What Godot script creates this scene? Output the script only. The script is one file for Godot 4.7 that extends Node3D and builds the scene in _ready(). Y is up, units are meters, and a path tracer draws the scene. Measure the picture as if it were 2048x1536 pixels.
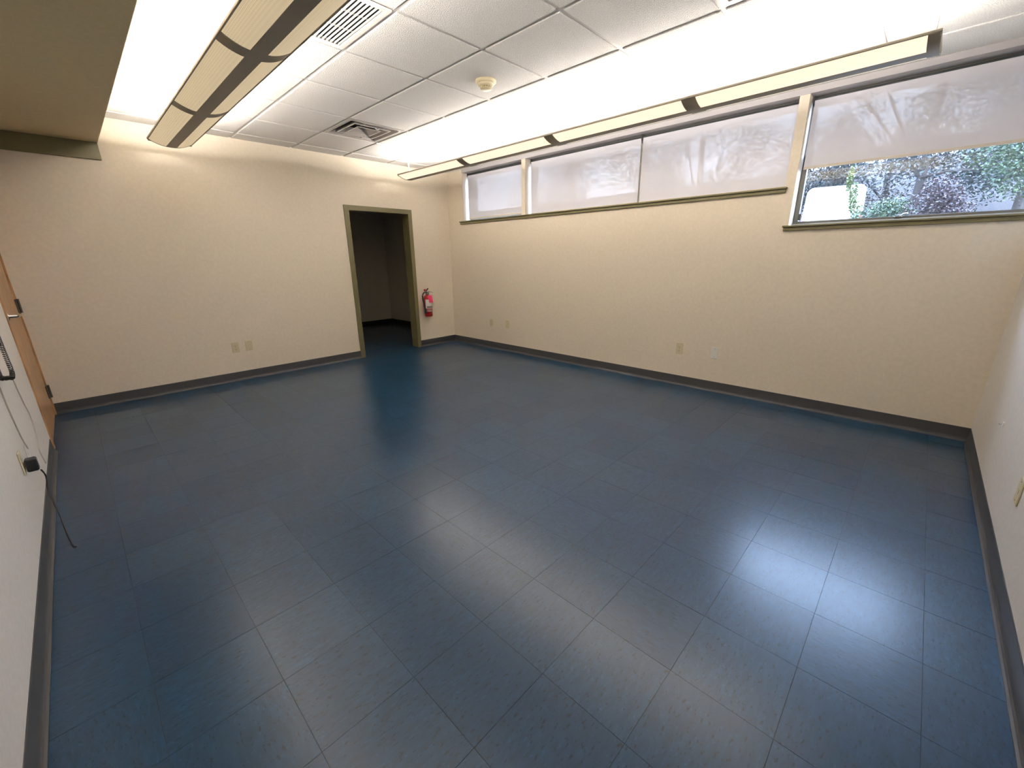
extends Node3D

const ROOM_W := 4.70      # door wall, x from -4.70 to 0
const ROOM_L := 6.016     # window wall, z from 0 to 6.016
const CEIL := 2.589
const GRID := 0.6096
const TILE := 0.3048

var M := {}
var names := {}
var rng := RandomNumberGenerator.new()

# ---------------------------------------------------------------- helpers
class Mb:
	var st := SurfaceTool.new()
	func _init():
		st.begin(Mesh.PRIMITIVE_TRIANGLES)
		st.set_smooth_group(-1)
	func tri(a: Vector3, b: Vector3, c: Vector3, out := Vector3.ZERO):
		if out != Vector3.ZERO and (b - a).cross(c - a).dot(out) > 0.0:
			var t := b; b = c; c = t
		st.add_vertex(a); st.add_vertex(b); st.add_vertex(c)
	func quad(a: Vector3, b: Vector3, c: Vector3, d: Vector3, out := Vector3.ZERO):
		tri(a, b, c, out); tri(a, c, d, out)
	func box(lo: Vector3, hi: Vector3, bev := 0.0):
		var c := (lo + hi) * 0.5
		var h := (hi - lo) * 0.5
		h = h.abs()
		var b := minf(bev, minf(h.x, minf(h.y, h.z)) * 0.9)
		if b <= 0.0:
			for ax in 3:
				for s in [-1.0, 1.0]:
					var n := Vector3.ZERO; n[ax] = s
					var u := Vector3.ZERO; u[(ax + 1) % 3] = h[(ax + 1) % 3]
					var v := Vector3.ZERO; v[(ax + 2) % 3] = h[(ax + 2) % 3]
					var o: Vector3 = c + n * h[ax]
					quad(o - u - v, o + u - v, o + u + v, o - u + v, n)
			return
		# chamfered: face, edge and corner pieces
		for ax in 3:
			var p := (ax + 1) % 3
			var q := (ax + 2) % 3
			for s in [-1.0, 1.0]:
				var n := Vector3.ZERO; n[ax] = s
				var u := Vector3.ZERO; u[p] = h[p] - b
				var v := Vector3.ZERO; v[q] = h[q] - b
				var o: Vector3 = c + n * h[ax]
				quad(o - u - v, o + u - v, o + u + v, o - u + v, n)
			for s in [-1.0, 1.0]:
				for t in [-1.0, 1.0]:
					var e := Vector3.ZERO; e[ax] = h[ax] - b
					var p1 := Vector3.ZERO; p1[p] = s * h[p]; p1[q] = t * (h[q] - b)
					var p2 := Vector3.ZERO; p2[p] = s * (h[p] - b); p2[q] = t * h[q]
					var n := Vector3.ZERO; n[p] = s; n[q] = t
					quad(c + p1 - e, c + p1 + e, c + p2 + e, c + p2 - e, n)
		for sx in [-1.0, 1.0]:
			for sy in [-1.0, 1.0]:
				for sz in [-1.0, 1.0]:
					var s := Vector3(sx, sy, sz)
					tri(c + s * Vector3(h.x, h.y - b, h.z - b), c + s * Vector3(h.x - b, h.y, h.z - b), c + s * Vector3(h.x - b, h.y - b, h.z), s)
	# profile extruded from p0 to p1; profile points are (out, up)
	func extrude(profile: PackedVector2Array, p0: Vector3, p1: Vector3, out: Vector3, up := Vector3.UP):
		var n := profile.size()
		var mid := Vector2.ZERO
		for p in profile: mid += p / n
		for i in n:
			var a := profile[i]
			var b := profile[(i + 1) % n]
			var e := Vector2(b.y - a.y, a.x - b.x)
			if e.dot((a + b) * 0.5 - mid) < 0: e = -e
			quad(p0 + out * a.x + up * a.y, p1 + out * a.x + up * a.y, p1 + out * b.x + up * b.y, p0 + out * b.x + up * b.y, out * e.x + up * e.y)
		var tri_idx := Geometry2D.triangulate_polygon(profile)
		for k in range(0, tri_idx.size(), 3):
			var w := []
			for j in 3: w.append(out * profile[tri_idx[k + j]].x + up * profile[tri_idx[k + j]].y)
			tri(p0 + w[0], p0 + w[1], p0 + w[2], p0 - p1)
			tri(p1 + w[0], p1 + w[1], p1 + w[2], p1 - p0)
	func lathe(profile: PackedVector2Array, o: Vector3, n := 24, up := Vector3.UP, smooth := true):
		var side := up.cross(Vector3.RIGHT)
		if side.length() < 0.1: side = up.cross(Vector3.FORWARD)
		side = side.normalized()
		var other := up.cross(side).normalized()
		if smooth: st.set_smooth_group(1)
		for i in profile.size() - 1:
			var a := profile[i]
			var b := profile[i + 1]
			var e := Vector2(b.y - a.y, a.x - b.x)
			for k in n:
				var t0 := TAU * k / n
				var t1 := TAU * (k + 1) / n
				var d0 := side * cos(t0) + other * sin(t0)
				var d1 := side * cos(t1) + other * sin(t1)
				var outw := (d0 + d1) * 0.5 * e.x + up * e.y
				var A := o + d0 * a.x + up * a.y
				var B := o + d1 * a.x + up * a.y
				var C := o + d1 * b.x + up * b.y
				var D := o + d0 * b.x + up * b.y
				if a.x > 1e-6: tri(A, B, C, outw)
				if b.x > 1e-6: tri(A, C, D, outw)
		st.set_smooth_group(-1)
	func tube(pts: PackedVector3Array, r: float, n := 8):
		var rings := []
		var ref := Vector3.UP
		for i in pts.size():
			var t := (pts[mini(i + 1, pts.size() - 1)] - pts[maxi(i - 1, 0)]).normalized()
			if absf(t.dot(ref)) > 0.95: ref = Vector3.RIGHT if absf(t.x) < 0.9 else Vector3.FORWARD
			var u := t.cross(ref).normalized()
			var v := t.cross(u).normalized()
			ref = v.cross(t) if false else ref
			var ring := []
			for k in n: ring.append(pts[i] + (u * cos(TAU * k / n) + v * sin(TAU * k / n)) * r)
			rings.append(ring)
		st.set_smooth_group(2)
		for i in rings.size() - 1:
			for k in n:
				var a: Vector3 = rings[i][k]
				var b: Vector3 = rings[i][(k + 1) % n]
				var c: Vector3 = rings[i + 1][(k + 1) % n]
				var d: Vector3 = rings[i + 1][k]
				quad(a, b, c, d, (a + c) * 0.5 - (pts[i] + pts[i + 1]) * 0.5)
		st.set_smooth_group(-1)
		for e in [0, rings.size() - 1]:
			var away: Vector3 = pts[e] - pts[1 if e == 0 else pts.size() - 2]
			for k in n: tri(pts[e], rings[e][k], rings[e][(k + 1) % n], away)
	func done() -> ArrayMesh:
		st.generate_normals()
		return st.commit()

func put(mesh: Mesh, called: String, m: Material, parent: Node, at := Vector3.ZERO) -> MeshInstance3D:
	var o := MeshInstance3D.new()
	o.name = called
	o.mesh = mesh
	o.material_override = m
	o.position = at
	parent.add_child(o, true)
	return o

func bx(called: String, lo: Vector3, hi: Vector3, m: Material, parent: Node, bev := 0.0) -> MeshInstance3D:
	var b := Mb.new()
	b.box(lo, hi, bev)
	return put(b.done(), called, m, parent)

func numbered(called: String) -> String:
	var k: int = names.get(called, 0)
	names[called] = k + 1
	return called if k == 0 else "%s_%03d" % [called, k]

func thing(called: String, label: String, category: String, at := Vector3.ZERO, group := "") -> Node3D:
	var o := Node3D.new()
	o.name = numbered(called)
	add_child(o)
	o.position = at
	tag(o, label, category, group)
	return o

func tag(o: Node, label: String, category: String, group := ""):
	o.set_meta("label", label)
	o.set_meta("category", category)
	if group != "": o.set_meta("group", group)

func struct(called: String, label: String, category: String) -> Node3D:
	var o := thing(called, label, category)
	o.set_meta("kind", "structure")
	return o

func rgb(r: int, g: int, b: int) -> Color: return Color8(r, g, b)

func mat(c: Color, rough := 0.6, metal := 0.0) -> StandardMaterial3D:
	var m := StandardMaterial3D.new()
	m.albedo_color = c
	m.roughness = rough
	m.metallic = metal
	return m

func noise_img(size: int, freq: float, sd: int, oct := 4, type := FastNoiseLite.TYPE_SIMPLEX_SMOOTH) -> Image:
	var n := FastNoiseLite.new()
	n.seed = sd
	n.noise_type = type
	n.frequency = freq
	n.fractal_octaves = oct
	return n.get_seamless_image(size, size)

func lum(im: Image) -> PackedByteArray:
	im.convert(Image.FORMAT_L8)
	return im.get_data()

# a tinted texture made of layers of grain: base colour * (1 + amount * (noise - 0.5))
func grain_texture(size: int, base: Color, layers: Array) -> ImageTexture:
	var out := PackedByteArray()
	out.resize(size * size * 3)
	var data := []
	for l in layers: data.append(lum(l[0]))
	for i in size * size:
		var f := 1.0
		for k in layers.size(): f += layers[k][1] * (data[k][i] / 255.0 - 0.5)
		out[i * 3] = clampi(int(base.r8 * f), 0, 255)
		out[i * 3 + 1] = clampi(int(base.g8 * f), 0, 255)
		out[i * 3 + 2] = clampi(int(base.b8 * f), 0, 255)
	var im := Image.create_from_data(size, size, false, Image.FORMAT_RGB8, out)
	return ImageTexture.create_from_image(im)

func triplanar(m: StandardMaterial3D, scale: float):
	m.uv1_triplanar = true
	m.uv1_world_triplanar = true
	m.uv1_scale = Vector3.ONE * scale

func stretched(freq: float, sd: int, size: int, squeeze: int, oct := 3) -> Image:
	var n := FastNoiseLite.new()
	n.seed = sd
	n.frequency = freq
	n.fractal_octaves = oct
	var im := n.get_seamless_image(size / squeeze, size)
	im.convert(Image.FORMAT_L8)
	im.resize(size, size, Image.INTERPOLATE_CUBIC)
	return im

# ---------------------------------------------------------------- scene
func _ready():
	rng.seed = 7
	set_view_and_light()
	make_materials()
	build_floor()
	build_walls()
	build_ceiling()
	build_windows()
	build_doors()
	build_lights()
	build_ceiling_items()
	build_wall_items()
	build_outside()

func set_view_and_light():
	var cam := Camera3D.new()
	cam.name = "camera"
	add_child(cam)
	cam.position = Vector3(-4.3461, 1.3367, 5.562)
	cam.basis = Basis(Vector3.UP, -0.7996) * Basis(Vector3.RIGHT, -0.2948) * Basis(Vector3.BACK, -0.0127)
	cam.fov = rad_to_deg(2.0 * atan(768.0 / 830.99))
	cam.near = 0.05
	cam.far = 300.0
	cam.current = true
	var env := Environment.new()
	env.background_mode = Environment.BG_SKY
	var sky := Sky.new()
	var sm := ProceduralSkyMaterial.new()
	sm.sky_top_color = Color(0.70, 0.82, 1.0)
	sm.sky_horizon_color = Color(0.86, 0.92, 1.0)
	sm.sky_curve = 0.2
	sm.ground_bottom_color = Color(0.30, 0.32, 0.30)
	sm.ground_horizon_color = Color(0.5, 0.52, 0.52)
	sm.sun_angle_max = 1.0
	sky.sky_material = sm
	env.sky = sky
	env.background_energy_multiplier = 42.0
	env.tonemap_mode = Environment.TONE_MAPPER_LINEAR
	env.tonemap_exposure = 1.06
	env.sdfgi_enabled = true
	env.ssao_enabled = true
	env.ssil_enabled = true
	var we := WorldEnvironment.new()
	we.name = "world_environment"
	we.environment = env
	add_child(we)

func make_materials():
	# painted walls: fine roller stipple
	var stip := ImageTexture.create_from_image(noise_img(512, 0.06, 3, 3))
	for w in [["wall", rgb(226, 214, 195)], ["wall_pale", rgb(218, 212, 204)], ["olive", rgb(104, 98, 66)], ["soffit", rgb(204, 190, 150)]]:
		var m := mat(Color.WHITE, 0.55)
		m.albedo_texture = grain_texture(512, w[1], [[noise_img(512, 0.02, 21, 3), 0.035], [noise_img(512, 0.2, 22, 2), 0.05]])
		m.heightmap_enabled = true
		m.heightmap_texture = stip
		m.heightmap_scale = 0.03
		triplanar(m, 2.2)
		M[w[0]] = m
	M.olive.roughness = 0.4
	# ceiling board: pitted mineral fibre
	var pits := noise_img(1024, 0.045, 5, 3)
	var fine := noise_img(1024, 0.16, 6, 2)
	var tm := mat(Color.WHITE, 0.9)
	tm.albedo_texture = grain_texture(1024, rgb(232, 228, 224), [[pits, 0.16], [fine, 0.16]])
	tm.heightmap_enabled = true
	tm.heightmap_texture = ImageTexture.create_from_image(pits)
	tm.heightmap_scale = 0.45
	triplanar(tm, 2.6)
	M.ceil_tile = tm
	M.tee = mat(rgb(214, 209, 204), 0.5)
	M.dark = mat(rgb(14, 13, 14), 0.9)  # near-black, stands for the unlit depth above the ceiling vents
	M.slab = mat(rgb(90, 88, 85), 0.9)
	# floor tile: streaked vinyl composition with flecks, waxed
	var size := 1024
	var s1 := lum(stretched(0.02, 31, size, 2))
	var s2 := lum(stretched(0.05, 32, size, 4, 2))
	var s3 := lum(stretched(0.09, 33, size, 3, 2))
	var s4 := lum(stretched(0.10, 35, size, 3, 2))
	for v in 3:
		var base: Color = [rgb(25, 56, 81), rgb(27, 59, 84), rgb(23, 54, 79)][v]
		var out := PackedByteArray()
		out.resize(size * size * 3)
		for i in size * size:
			var f := 1.0 + 0.14 * (s1[i] / 255.0 - 0.5) + 0.20 * (s2[i] / 255.0 - 0.5)
			if s3[i] > 188: f *= 1.0 - minf(0.34, (s3[i] - 188) / 70.0)
			if s4[i] > 194: f *= 1.0 + minf(0.18, (s4[i] - 194) / 90.0)
			out[i * 3] = clampi(int(base.r8 * f), 0, 255)
			out[i * 3 + 1] = clampi(int(base.g8 * f), 0, 255)
			out[i * 3 + 2] = clampi(int(base.b8 * f), 0, 255)
		var m := mat(Color.WHITE, [0.280, 0.276, 0.288][v])
		m.albedo_texture = ImageTexture.create_from_image(Image.create_from_data(size, size, false, Image.FORMAT_RGB8, out))
		m.metallic_specular = 0.5
		M["vct%d" % v] = m
	M.joint = mat(rgb(16, 24, 30), 0.8)
	M.rubber = mat(rgb(62, 62, 64), 0.45)
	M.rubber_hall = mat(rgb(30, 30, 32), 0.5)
	# wood door: straight grain
	var wood := mat(Color.WHITE, 0.38)
	var gimg := stretched(0.03, 41, 512, 8)
	gimg.rotate_90(CLOCKWISE)
	wood.albedo_texture = grain_texture(512, rgb(160, 121, 80), [[gimg, 0.35], [noise_img(512, 0.01, 42, 2), 0.12]])
	triplanar(wood, 1.6)
	M.wood = wood
	M.steel = mat(rgb(150, 146, 140), 0.3, 1.0)
	M.bronze = mat(rgb(84, 78, 70), 0.4, 0.6)
	M.chrome = mat(rgb(200, 200, 200), 0.18, 1.0)
	M.alum = mat(rgb(104, 102, 96), 0.42, 0.5)
	M.alum_light = mat(rgb(176, 176, 178), 0.35, 0.6)
	M.head = mat(rgb(176, 172, 174), 0.5)
	M.ivory = mat(rgb(206, 194, 160), 0.4)
	M.ivory_dark = mat(rgb(70, 62, 50), 0.6)
	M.white_plastic = mat(rgb(226, 222, 214), 0.4)
	M.black_plastic = mat(rgb(18, 18, 19), 0.4)
	M.cord_grey = mat(rgb(172, 164, 154), 0.6)
	M.glass = StandardMaterial3D.new()
	M.glass.albedo_color = Color(0.9, 0.95, 0.95, 0.02)
	M.glass.transparency = BaseMaterial3D.TRANSPARENCY_ALPHA
	M.glass.roughness = 0.02
	# solar screen cloth: an open weave that lets a little of the view through
	var cl := mat(rgb(222, 221, 230), 0.9)
	cl.transparency = BaseMaterial3D.TRANSPARENCY_ALPHA
	cl.albedo_color.a = 0.991
	cl.backlight_enabled = true
	cl.backlight = Color(0.068, 0.068, 0.072)
	M.cloth = cl
	M.hem = mat(rgb(206, 196, 184), 0.7)
	# pendant light
	M.lamp_metal = mat(rgb(142, 134, 121), 0.5, 0.0)
	for w in [["panel_right", Color(1.0, 0.93, 0.82), 1.35], ["panel_left", Color(1.0, 0.90, 0.72), 0.62]]:
		var pm := mat(rgb(190, 182, 165), 0.5)
		pm.emission_enabled = true
		pm.emission = w[1]
		pm.emission_energy_multiplier = w[2]
		var holes := Image.create(64, 64, false, Image.FORMAT_RGB8)
		holes.fill(rgb(255, 255, 255))
		for i in 64:
			for j in 64:
				var px := fposmod(i, 8) - 3.5
				var py := fposmod(j, 8) - 3.5
				var f := 1.0 if px * px + py * py < 8.0 else 0.8
				holes.set_pixel(i, j, Color(f, f, f))
		var ht := ImageTexture.create_from_image(holes)
		pm.albedo_texture = ht
		pm.emission_texture = ht
		pm.emission_operator = BaseMaterial3D.EMISSION_OP_MULTIPLY
		triplanar(pm, 30.0)
		M[w[0]] = pm
	M.tube = mat(rgb(240, 236, 226), 0.5)
	M.tube.emission_enabled = true
	M.tube.emission = Color(1.0, 0.93, 0.80)
	M.tube.emission_energy_multiplier = 1.5
	M.canopy = mat(rgb(232, 218, 182), 0.5)

# ---------------------------------------------------------------- floor
func build_floor():
	var f := struct("floor", "blue streaked vinyl tile floor with a waxed sheen", "floor")
	bx("joint_bed", Vector3(-5.0, -0.12, -2.9), Vector3(0.6, -0.0010, 6.3), M.joint, f)
	# twelve tile shapes: the same tile cut from different places of the streaked sheet
	var meshes := []
	for v in 12:
		var st := SurfaceTool.new()
		st.begin(Mesh.PRIMITIVE_TRIANGLES)
		st.set_smooth_group(-1)
		var h := TILE * 0.5 - 0.0005
		var b := 0.0001
		var turn := (v % 4 == 3)
		var off := Vector2(rng.randf(), rng.randf())
		var tilt := Vector2(rng.randf_range(-1, 1), rng.randf_range(-1, 1)) * 0.0008
		var y := func(x: float, z: float) -> float: return x * tilt.x + z * tilt.y
		var top := []
		var low := []
		for c in [[-1, -1], [1, -1], [1, 1], [-1, 1]]:
			var px: float = c[0] * (h - b)
			var pz: float = c[1] * (h - b)
			top.append(Vector3(px, y.call(px, pz), pz))
			low.append(Vector3(c[0] * h, -0.0010, c[1] * h))
		var add := func(p: Vector3):
			var uv := Vector2(p.x, p.z) / (TILE * 3.6)
			if turn: uv = Vector2(uv.y, uv.x)
			st.set_uv(uv + off)
			st.add_vertex(p)
		for t in [[0, 1, 2], [0, 2, 3]]:
			for k in t: add.call(top[k])
		for k in 4:
			var n := (k + 1) % 4
			for p in [top[k], low[k], low[n], top[k], low[n], top[n]]: add.call(p)
		st.generate_normals()
		st.generate_tangents()
		meshes.append(st.commit())
	# tiles run on the measured joint lines; edge tiles slip under the base
	var cam := get_node("camera") as Camera3D
	var spots := []
	for a in range(-5, 12):
		for b in range(-16, 6):
			var x := -3.2239 + a * TILE + TILE * 0.5
			var z := 4.5892 + b * TILE + TILE * 0.5
			if x < -4.8 or x > 0.12 or z < -0.2 or z > 6.12: continue
			var l := cam.global_transform.affine_inverse() * Vector3(x, 0, z)
			var px := Vector2(l.x, -l.y) / maxf(-l.z, 0.05) * 831.0
			var seen := l.z < -0.1 and absf(px.x) < 1180 and absf(px.y) < 900
			spots.append([l.length() + (0.0 if seen else 100.0), x, z])
	spots.sort_custom(func(p, q): return p[0] < q[0])
	var rest := SurfaceTool.new()
	rest.begin(Mesh.PRIMITIVE_TRIANGLES)
	for i in spots.size():
		var m: ArrayMesh = meshes[rng.randi() % 12]
		var mm: Material = M["vct%d" % (rng.randi() % 3)]
		var at := Vector3(spots[i][1], 0, spots[i][2])
		if i < 296: put(m, "tile", mm, f, at)
		else: rest.append_from(m, 0, Transform3D(Basis(), at))
	# the hall beyond the door
	for a in range(3, 13):
		for b in range(-25, -16):
			var x := -3.2239 + a * TILE + TILE * 0.5
			var z := 4.5892 + b * TILE + TILE * 0.5
			if x < -2.0 or x > 0.5 or z < -2.8: continue
			rest.append_from(meshes[rng.randi() % 12], 0, Transform3D(Basis(), Vector3(x, 0, z)))
	var r := put(rest.commit(), "tiles_at_edges", M.vct0, f)
	r.set_meta("kind", "stuff")

# ---------------------------------------------------------------- walls, base, soffit
func wall_from(called: String, label: String, boxes: Array, m: Material) -> MeshInstance3D:
	var b := Mb.new()
	for q in boxes: b.box(q[0], q[1])
	var o := put(b.done(), called, m, self)
	tag(o, label, "wall")
	o.set_meta("kind", "structure")
	return o

func cove(called: String, label: String, runs: Array, m: Material):
	var prof := PackedVector2Array([Vector2(0, 0), Vector2(0.020, 0), Vector2(0.019, 0.003), Vector2(0.013, 0.007), Vector2(0.008, 0.014), Vector2(0.005, 0.026), Vector2(0.0035, 0.098), Vector2(0.002, 0.102), Vector2(0, 0.102)])
	var b := Mb.new()
	for r in runs: b.extrude(prof, r[0], r[1], r[2])
	var o := put(b.done(), called, m, self)
	tag(o, label, "baseboard")
	o.set_meta("kind", "structure")

func build_walls():
	var T := 2.76
	wall_from("wall_back", "beige painted wall with the open doorway and fire extinguisher", [
		[Vector3(-4.9, 0, -0.14), Vector3(-1.66, T, 0)], [Vector3(-0.71, 0, -0.14), Vector3(0.62, T, 0)], [Vector3(-1.66, 1.985, -0.14), Vector3(-0.71, T, 0)]], M.wall)
	wall_from("wall_left", "off-white painted wall at the left with cords and an outlet", [
		[Vector3(-4.9, 0, 1.10), Vector3(-4.70, T, 6.2)], [Vector3(-4.9, 2.16, 0), Vector3(-4.70, T, 1.10)], [Vector3(-4.9, 0, 0), Vector3(-4.79, 2.16, 1.10)]], M.wall_pale)
	wall_from("wall_front", "pale wall at the right edge beside the last window", [
		[Vector3(-4.9, 0, ROOM_L), Vector3(0.62, T, 6.22)]], M.wall_pale)
	# window wall: solid below the sills, posts between the openings
	wall_from("wall_right", "long beige painted wall under the high row of windows", [
		[Vector3(0, 0, 0), Vector3(0.26, 1.862, 4.567)], [Vector3(0, 0, 4.567), Vector3(0.26, 1.555, ROOM_L)],
		[Vector3(0, 2.548, 0), Vector3(0.26, T, ROOM_L)], [Vector3(0, 1.862, 0), Vector3(0.26, 2.548, 0.36)],
		[Vector3(0, 1.862, 1.553), Vector3(0.26, 2.548, 1.62)], [Vector3(0, 1.555, 4.567), Vector3(0.26, 2.548, 4.637)],
		[Vector3(0, 1.555, 5.985), Vector3(0.26, 2.548, ROOM_L)]], M.wall)
	wall_from("wall_hall_back", "dim end wall of the hall seen through the doorway", [[Vector3(-2.6, 0, -2.85), Vector3(0.62, T, -2.66)]], M.wall)
	wall_from("wall_hall_right", "dim side wall of the hall right of the inner corner", [[Vector3(0.372, 0, -2.66), Vector3(0.62, T, -0.14)]], M.wall)
	wall_from("wall_hall_left", "far side wall of the hall hidden left of the doorway", [[Vector3(-2.6, 0, -2.66), Vector3(-2.4, T, -0.14)]], M.wall)
	cove("baseboard_back", "dark grey rubber cove base along the doorway wall", [[Vector3(-4.7, 0, 0), Vector3(-1.695, 0, 0), Vector3.BACK], [Vector3(-0.68, 0, 0), Vector3(0, 0, 0), Vector3.BACK]], M.rubber)
	cove("baseboard_right", "dark grey rubber cove base under the window wall", [[Vector3(0, 0, 0), Vector3(0, 0, ROOM_L), Vector3.LEFT]], M.rubber)
	cove("baseboard_front", "dark grey rubber cove base along the right edge wall", [[Vector3(0, 0, ROOM_L), Vector3(-4.7, 0, ROOM_L), Vector3.FORWARD]], M.rubber)
	cove("baseboard_left", "dark grey rubber cove base below the cords at left", [[Vector3(-4.7, 0, 1.15), Vector3(-4.7, 0, ROOM_L), Vector3.RIGHT]], M.rubber)
	cove("baseboard_hall", "black rubber cove base in the dim hall", [[Vector3(-2.4, 0, -2.66), Vector3(0.372, 0, -2.66), Vector3.BACK], [Vector3(0.372, 0, -2.66), Vector3(0.372, 0, -0.14), Vector3.LEFT]], M.rubber_hall)
	# boxed duct along the left wall, with the board under it on the doorway wall
	var s := struct("soffit", "olive brown boxed soffit hanging over the left side", "soffit")
	bx("box", Vector3(-4.7, 2.365, 0.0), Vector3(-3.90, 2.62, ROOM_L), M.soffit, s, 0.004)
	bx("ledger_board", Vector3(-4.7, 2.222, 0.0), Vector3(-3.905, 2.366, 0.016), M.olive, s, 0.003)

# ---------------------------------------------------------------- ceiling
func build_ceiling():
	var c := struct("ceiling", "white suspended ceiling of square pitted tiles on a metal grid", "ceiling")
	bx("slab", Vector3(-4.9, 2.76, -2.85), Vector3(0.62, 2.95, 6.22), M.slab, c)
	bx("plenum_dark_sheet", Vector3(-4.0, 2.70, 0.0), Vector3(0.0, 2.72, ROOM_L), M.dark, c)  # dark sheet standing for the unlit space above the tiles
	bx("hall_ceiling", Vector3(-2.4, 2.50, -2.66), Vector3(0.372, 2.54, -0.14), M.tee, c)  # unseen; added in white to send more light through the hall
	var xs := [-3.90]
	for k in range(-1, 5): xs.append(-2.848 + k * GRID)
	xs.append(0.0)
	var zs := [0.0]
	for k in 10: zs.append(0.2423 + k * GRID)
	zs.append(ROOM_L)
	# tees: flat flanges
	for i in range(1, xs.size() - 1):
		bx("main_tee", Vector3(xs[i] - 0.012, CEIL, 0), Vector3(xs[i] + 0.012, CEIL + 0.03, ROOM_L), M.tee, c, 0.001)
	for j in range(1, zs.size() - 1):
		for i in xs.size() - 1:
			bx("cross_tee", Vector3(xs[i] + 0.012, CEIL + 0.0005, zs[j] - 0.012), Vector3(xs[i + 1] - 0.012, CEIL + 0.03, zs[j] + 0.012), M.tee, c, 0.001)
	for w in [[Vector3(-3.90, CEIL, 0), Vector3(0, CEIL + 0.02, 0.022)], [Vector3(-3.90, CEIL, ROOM_L - 0.022), Vector3(0, CEIL + 0.02, ROOM_L)], [Vector3(-0.022, CEIL, 0), Vector3(0, CEIL + 0.02, ROOM_L)], [Vector3(-3.90, CEIL, 0), Vector3(-3.878, CEIL + 0.02, ROOM_L)]]:
		bx("wall_angle", w[0], w[1], M.tee, c)
	for i in xs.size() - 1:
		for j in zs.size() - 1:
			if (i == 3 and (j == 2 or j == 8)) or (i == 1 and j == 5): continue   # diffusers and the return grille
			var g := 0.0135
			var lo := Vector3(xs[i] + g, CEIL - 0.007, zs[j] + g)
			var hi := Vector3(xs[i + 1] - g, CEIL + 0.012, zs[j + 1] - g)
			if i == 0: lo.x = xs[i]
			if i == xs.size() - 2: hi.x = xs[i + 1]
			if j == 0: lo.z = zs[j]
			if j == zs.size() - 2: hi.z = zs[j + 1]
			bx("tile", lo, hi, M.ceil_tile, c, 0.003)

# ---------------------------------------------------------------- windows, shades, sills
func window(n: int, label: String, z0: float, z1: float, y0: float, y1: float, mull := []) -> Node3D:
	var w := struct("window_%d" % n, label, "window")
	var fx0 := 0.135
	var fx1 := 0.185
	var f := 0.036
	bx("frame_bottom", Vector3(fx0, y0, z0), Vector3(fx1, y0 + f, z1), M.alum, w, 0.003)
	bx("frame_top", Vector3(fx0, y1 - 0.075, z0), Vector3(fx1, y1, z1), M.alum, w, 0.003)
	bx("frame_side", Vector3(fx0, y0 + f, z0), Vector3(fx1, y1 - f, z0 + f), M.alum, w, 0.003)
	bx("frame_side", Vector3(fx0, y0 + f, z1 - f), Vector3(fx1, y1 - f, z1), M.alum, w, 0.003)
	bx("bottom_bead", Vector3(fx0 - 0.012, y0 + 0.004, z0), Vector3(fx0, y0 + 0.016, z1), M.alum_light, w, 0.002)
	var edges := [z0 + f]
	for q in mull:
		bx("mullion", Vector3(0.134, y0, q - 0.03), Vector3(fx1, y1, q + 0.03), M.alum, w, 0.003)
		bx("added_gap_cover", Vector3(0.0925, y0, q - 0.013), Vector3(0.136, 2.462, q + 0.016), M.alum, w, 0.001)  # added to keep daylight out of the gap between the two shades
		edges.append(q - 0.03)
		edges.append(q + 0.03)
	edges.append(z1 - f)
	for k in range(0, edges.size(), 2):
		bx("pane", Vector3(0.158, y0 + f - 0.004, edges[k] - 0.004), Vector3(0.160, y1 - f + 0.004, edges[k + 1] + 0.004), M.glass, w)
	return w

func shade(label: String, z0: float, z1: float, y_low: float, hem := true):
	var s := thing("roller_shade", label, "window shade", Vector3(0.100, y_low, (z0 + z1) * 0.5), "white solar screen roller shades")
	var hw := (z1 - z0) * 0.5
	var top := 2.505 - y_low
	var t := Mb.new()
	t.tube(PackedVector3Array([Vector3(0.012, top, -hw), Vector3(0.012, top, hw)]), 0.021, 16)
	put(t.done(), "tube", M.roller, s)
	# cloth: hangs from the front of the roll, with slow waves
	var b := Mb.new()
	b.st.set_smooth_group(1)
	var nz := 24
	var ny := 10
	var at := func(i: int, j: int) -> Vector3:
		var v := float(j) / ny
		var z := -hw + 2.0 * hw * i / nz
		return Vector3(-0.0095 + 0.0018 * sin(i * 0.9 + z0 * 3.0) * (1.0 - v) * v * 3.0, lerpf(0.012, top, v), z)
	for i in nz:
		for j in ny:
			b.quad(at.call(i, j), at.call(i + 1, j), at.call(i + 1, j + 1), at.call(i, j + 1), Vector3.LEFT)
	put(b.done(), "cloth", M.cloth, s)
	var h := Mb.new()
	h.box(Vector3(-0.013, 0, -hw), Vector3(-0.006, 0.022 if hem else 0.014, hw), 0.002)
	put(h.done(), "hem_bar", M.hem, s)
	for e in [-1, 1]:
		var k := Mb.new()
		k.box(Vector3(-0.02, top - 0.02, e * (hw + 0.0035) - 0.0015), Vector3(0.03, top + 0.033, e * (hw + 0.0035) + 0.0015), 0.001)
		put(k.done(), "bracket", M.steel, s)

func sill(n: int, label: String, z0: float, z1: float, y: float):
	var t := struct("trim_%d" % n, label, "window sill")
	bx("stool", Vector3(-0.032, y - 0.015, z0), Vector3(0.150, y, z1), M.olive, t, 0.004)
	bx("apron", Vector3(-0.018, y - 0.042, z0 + 0.008), Vector3(0.0, y - 0.015, z1 - 0.008), M.olive, t, 0.002)

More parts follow.
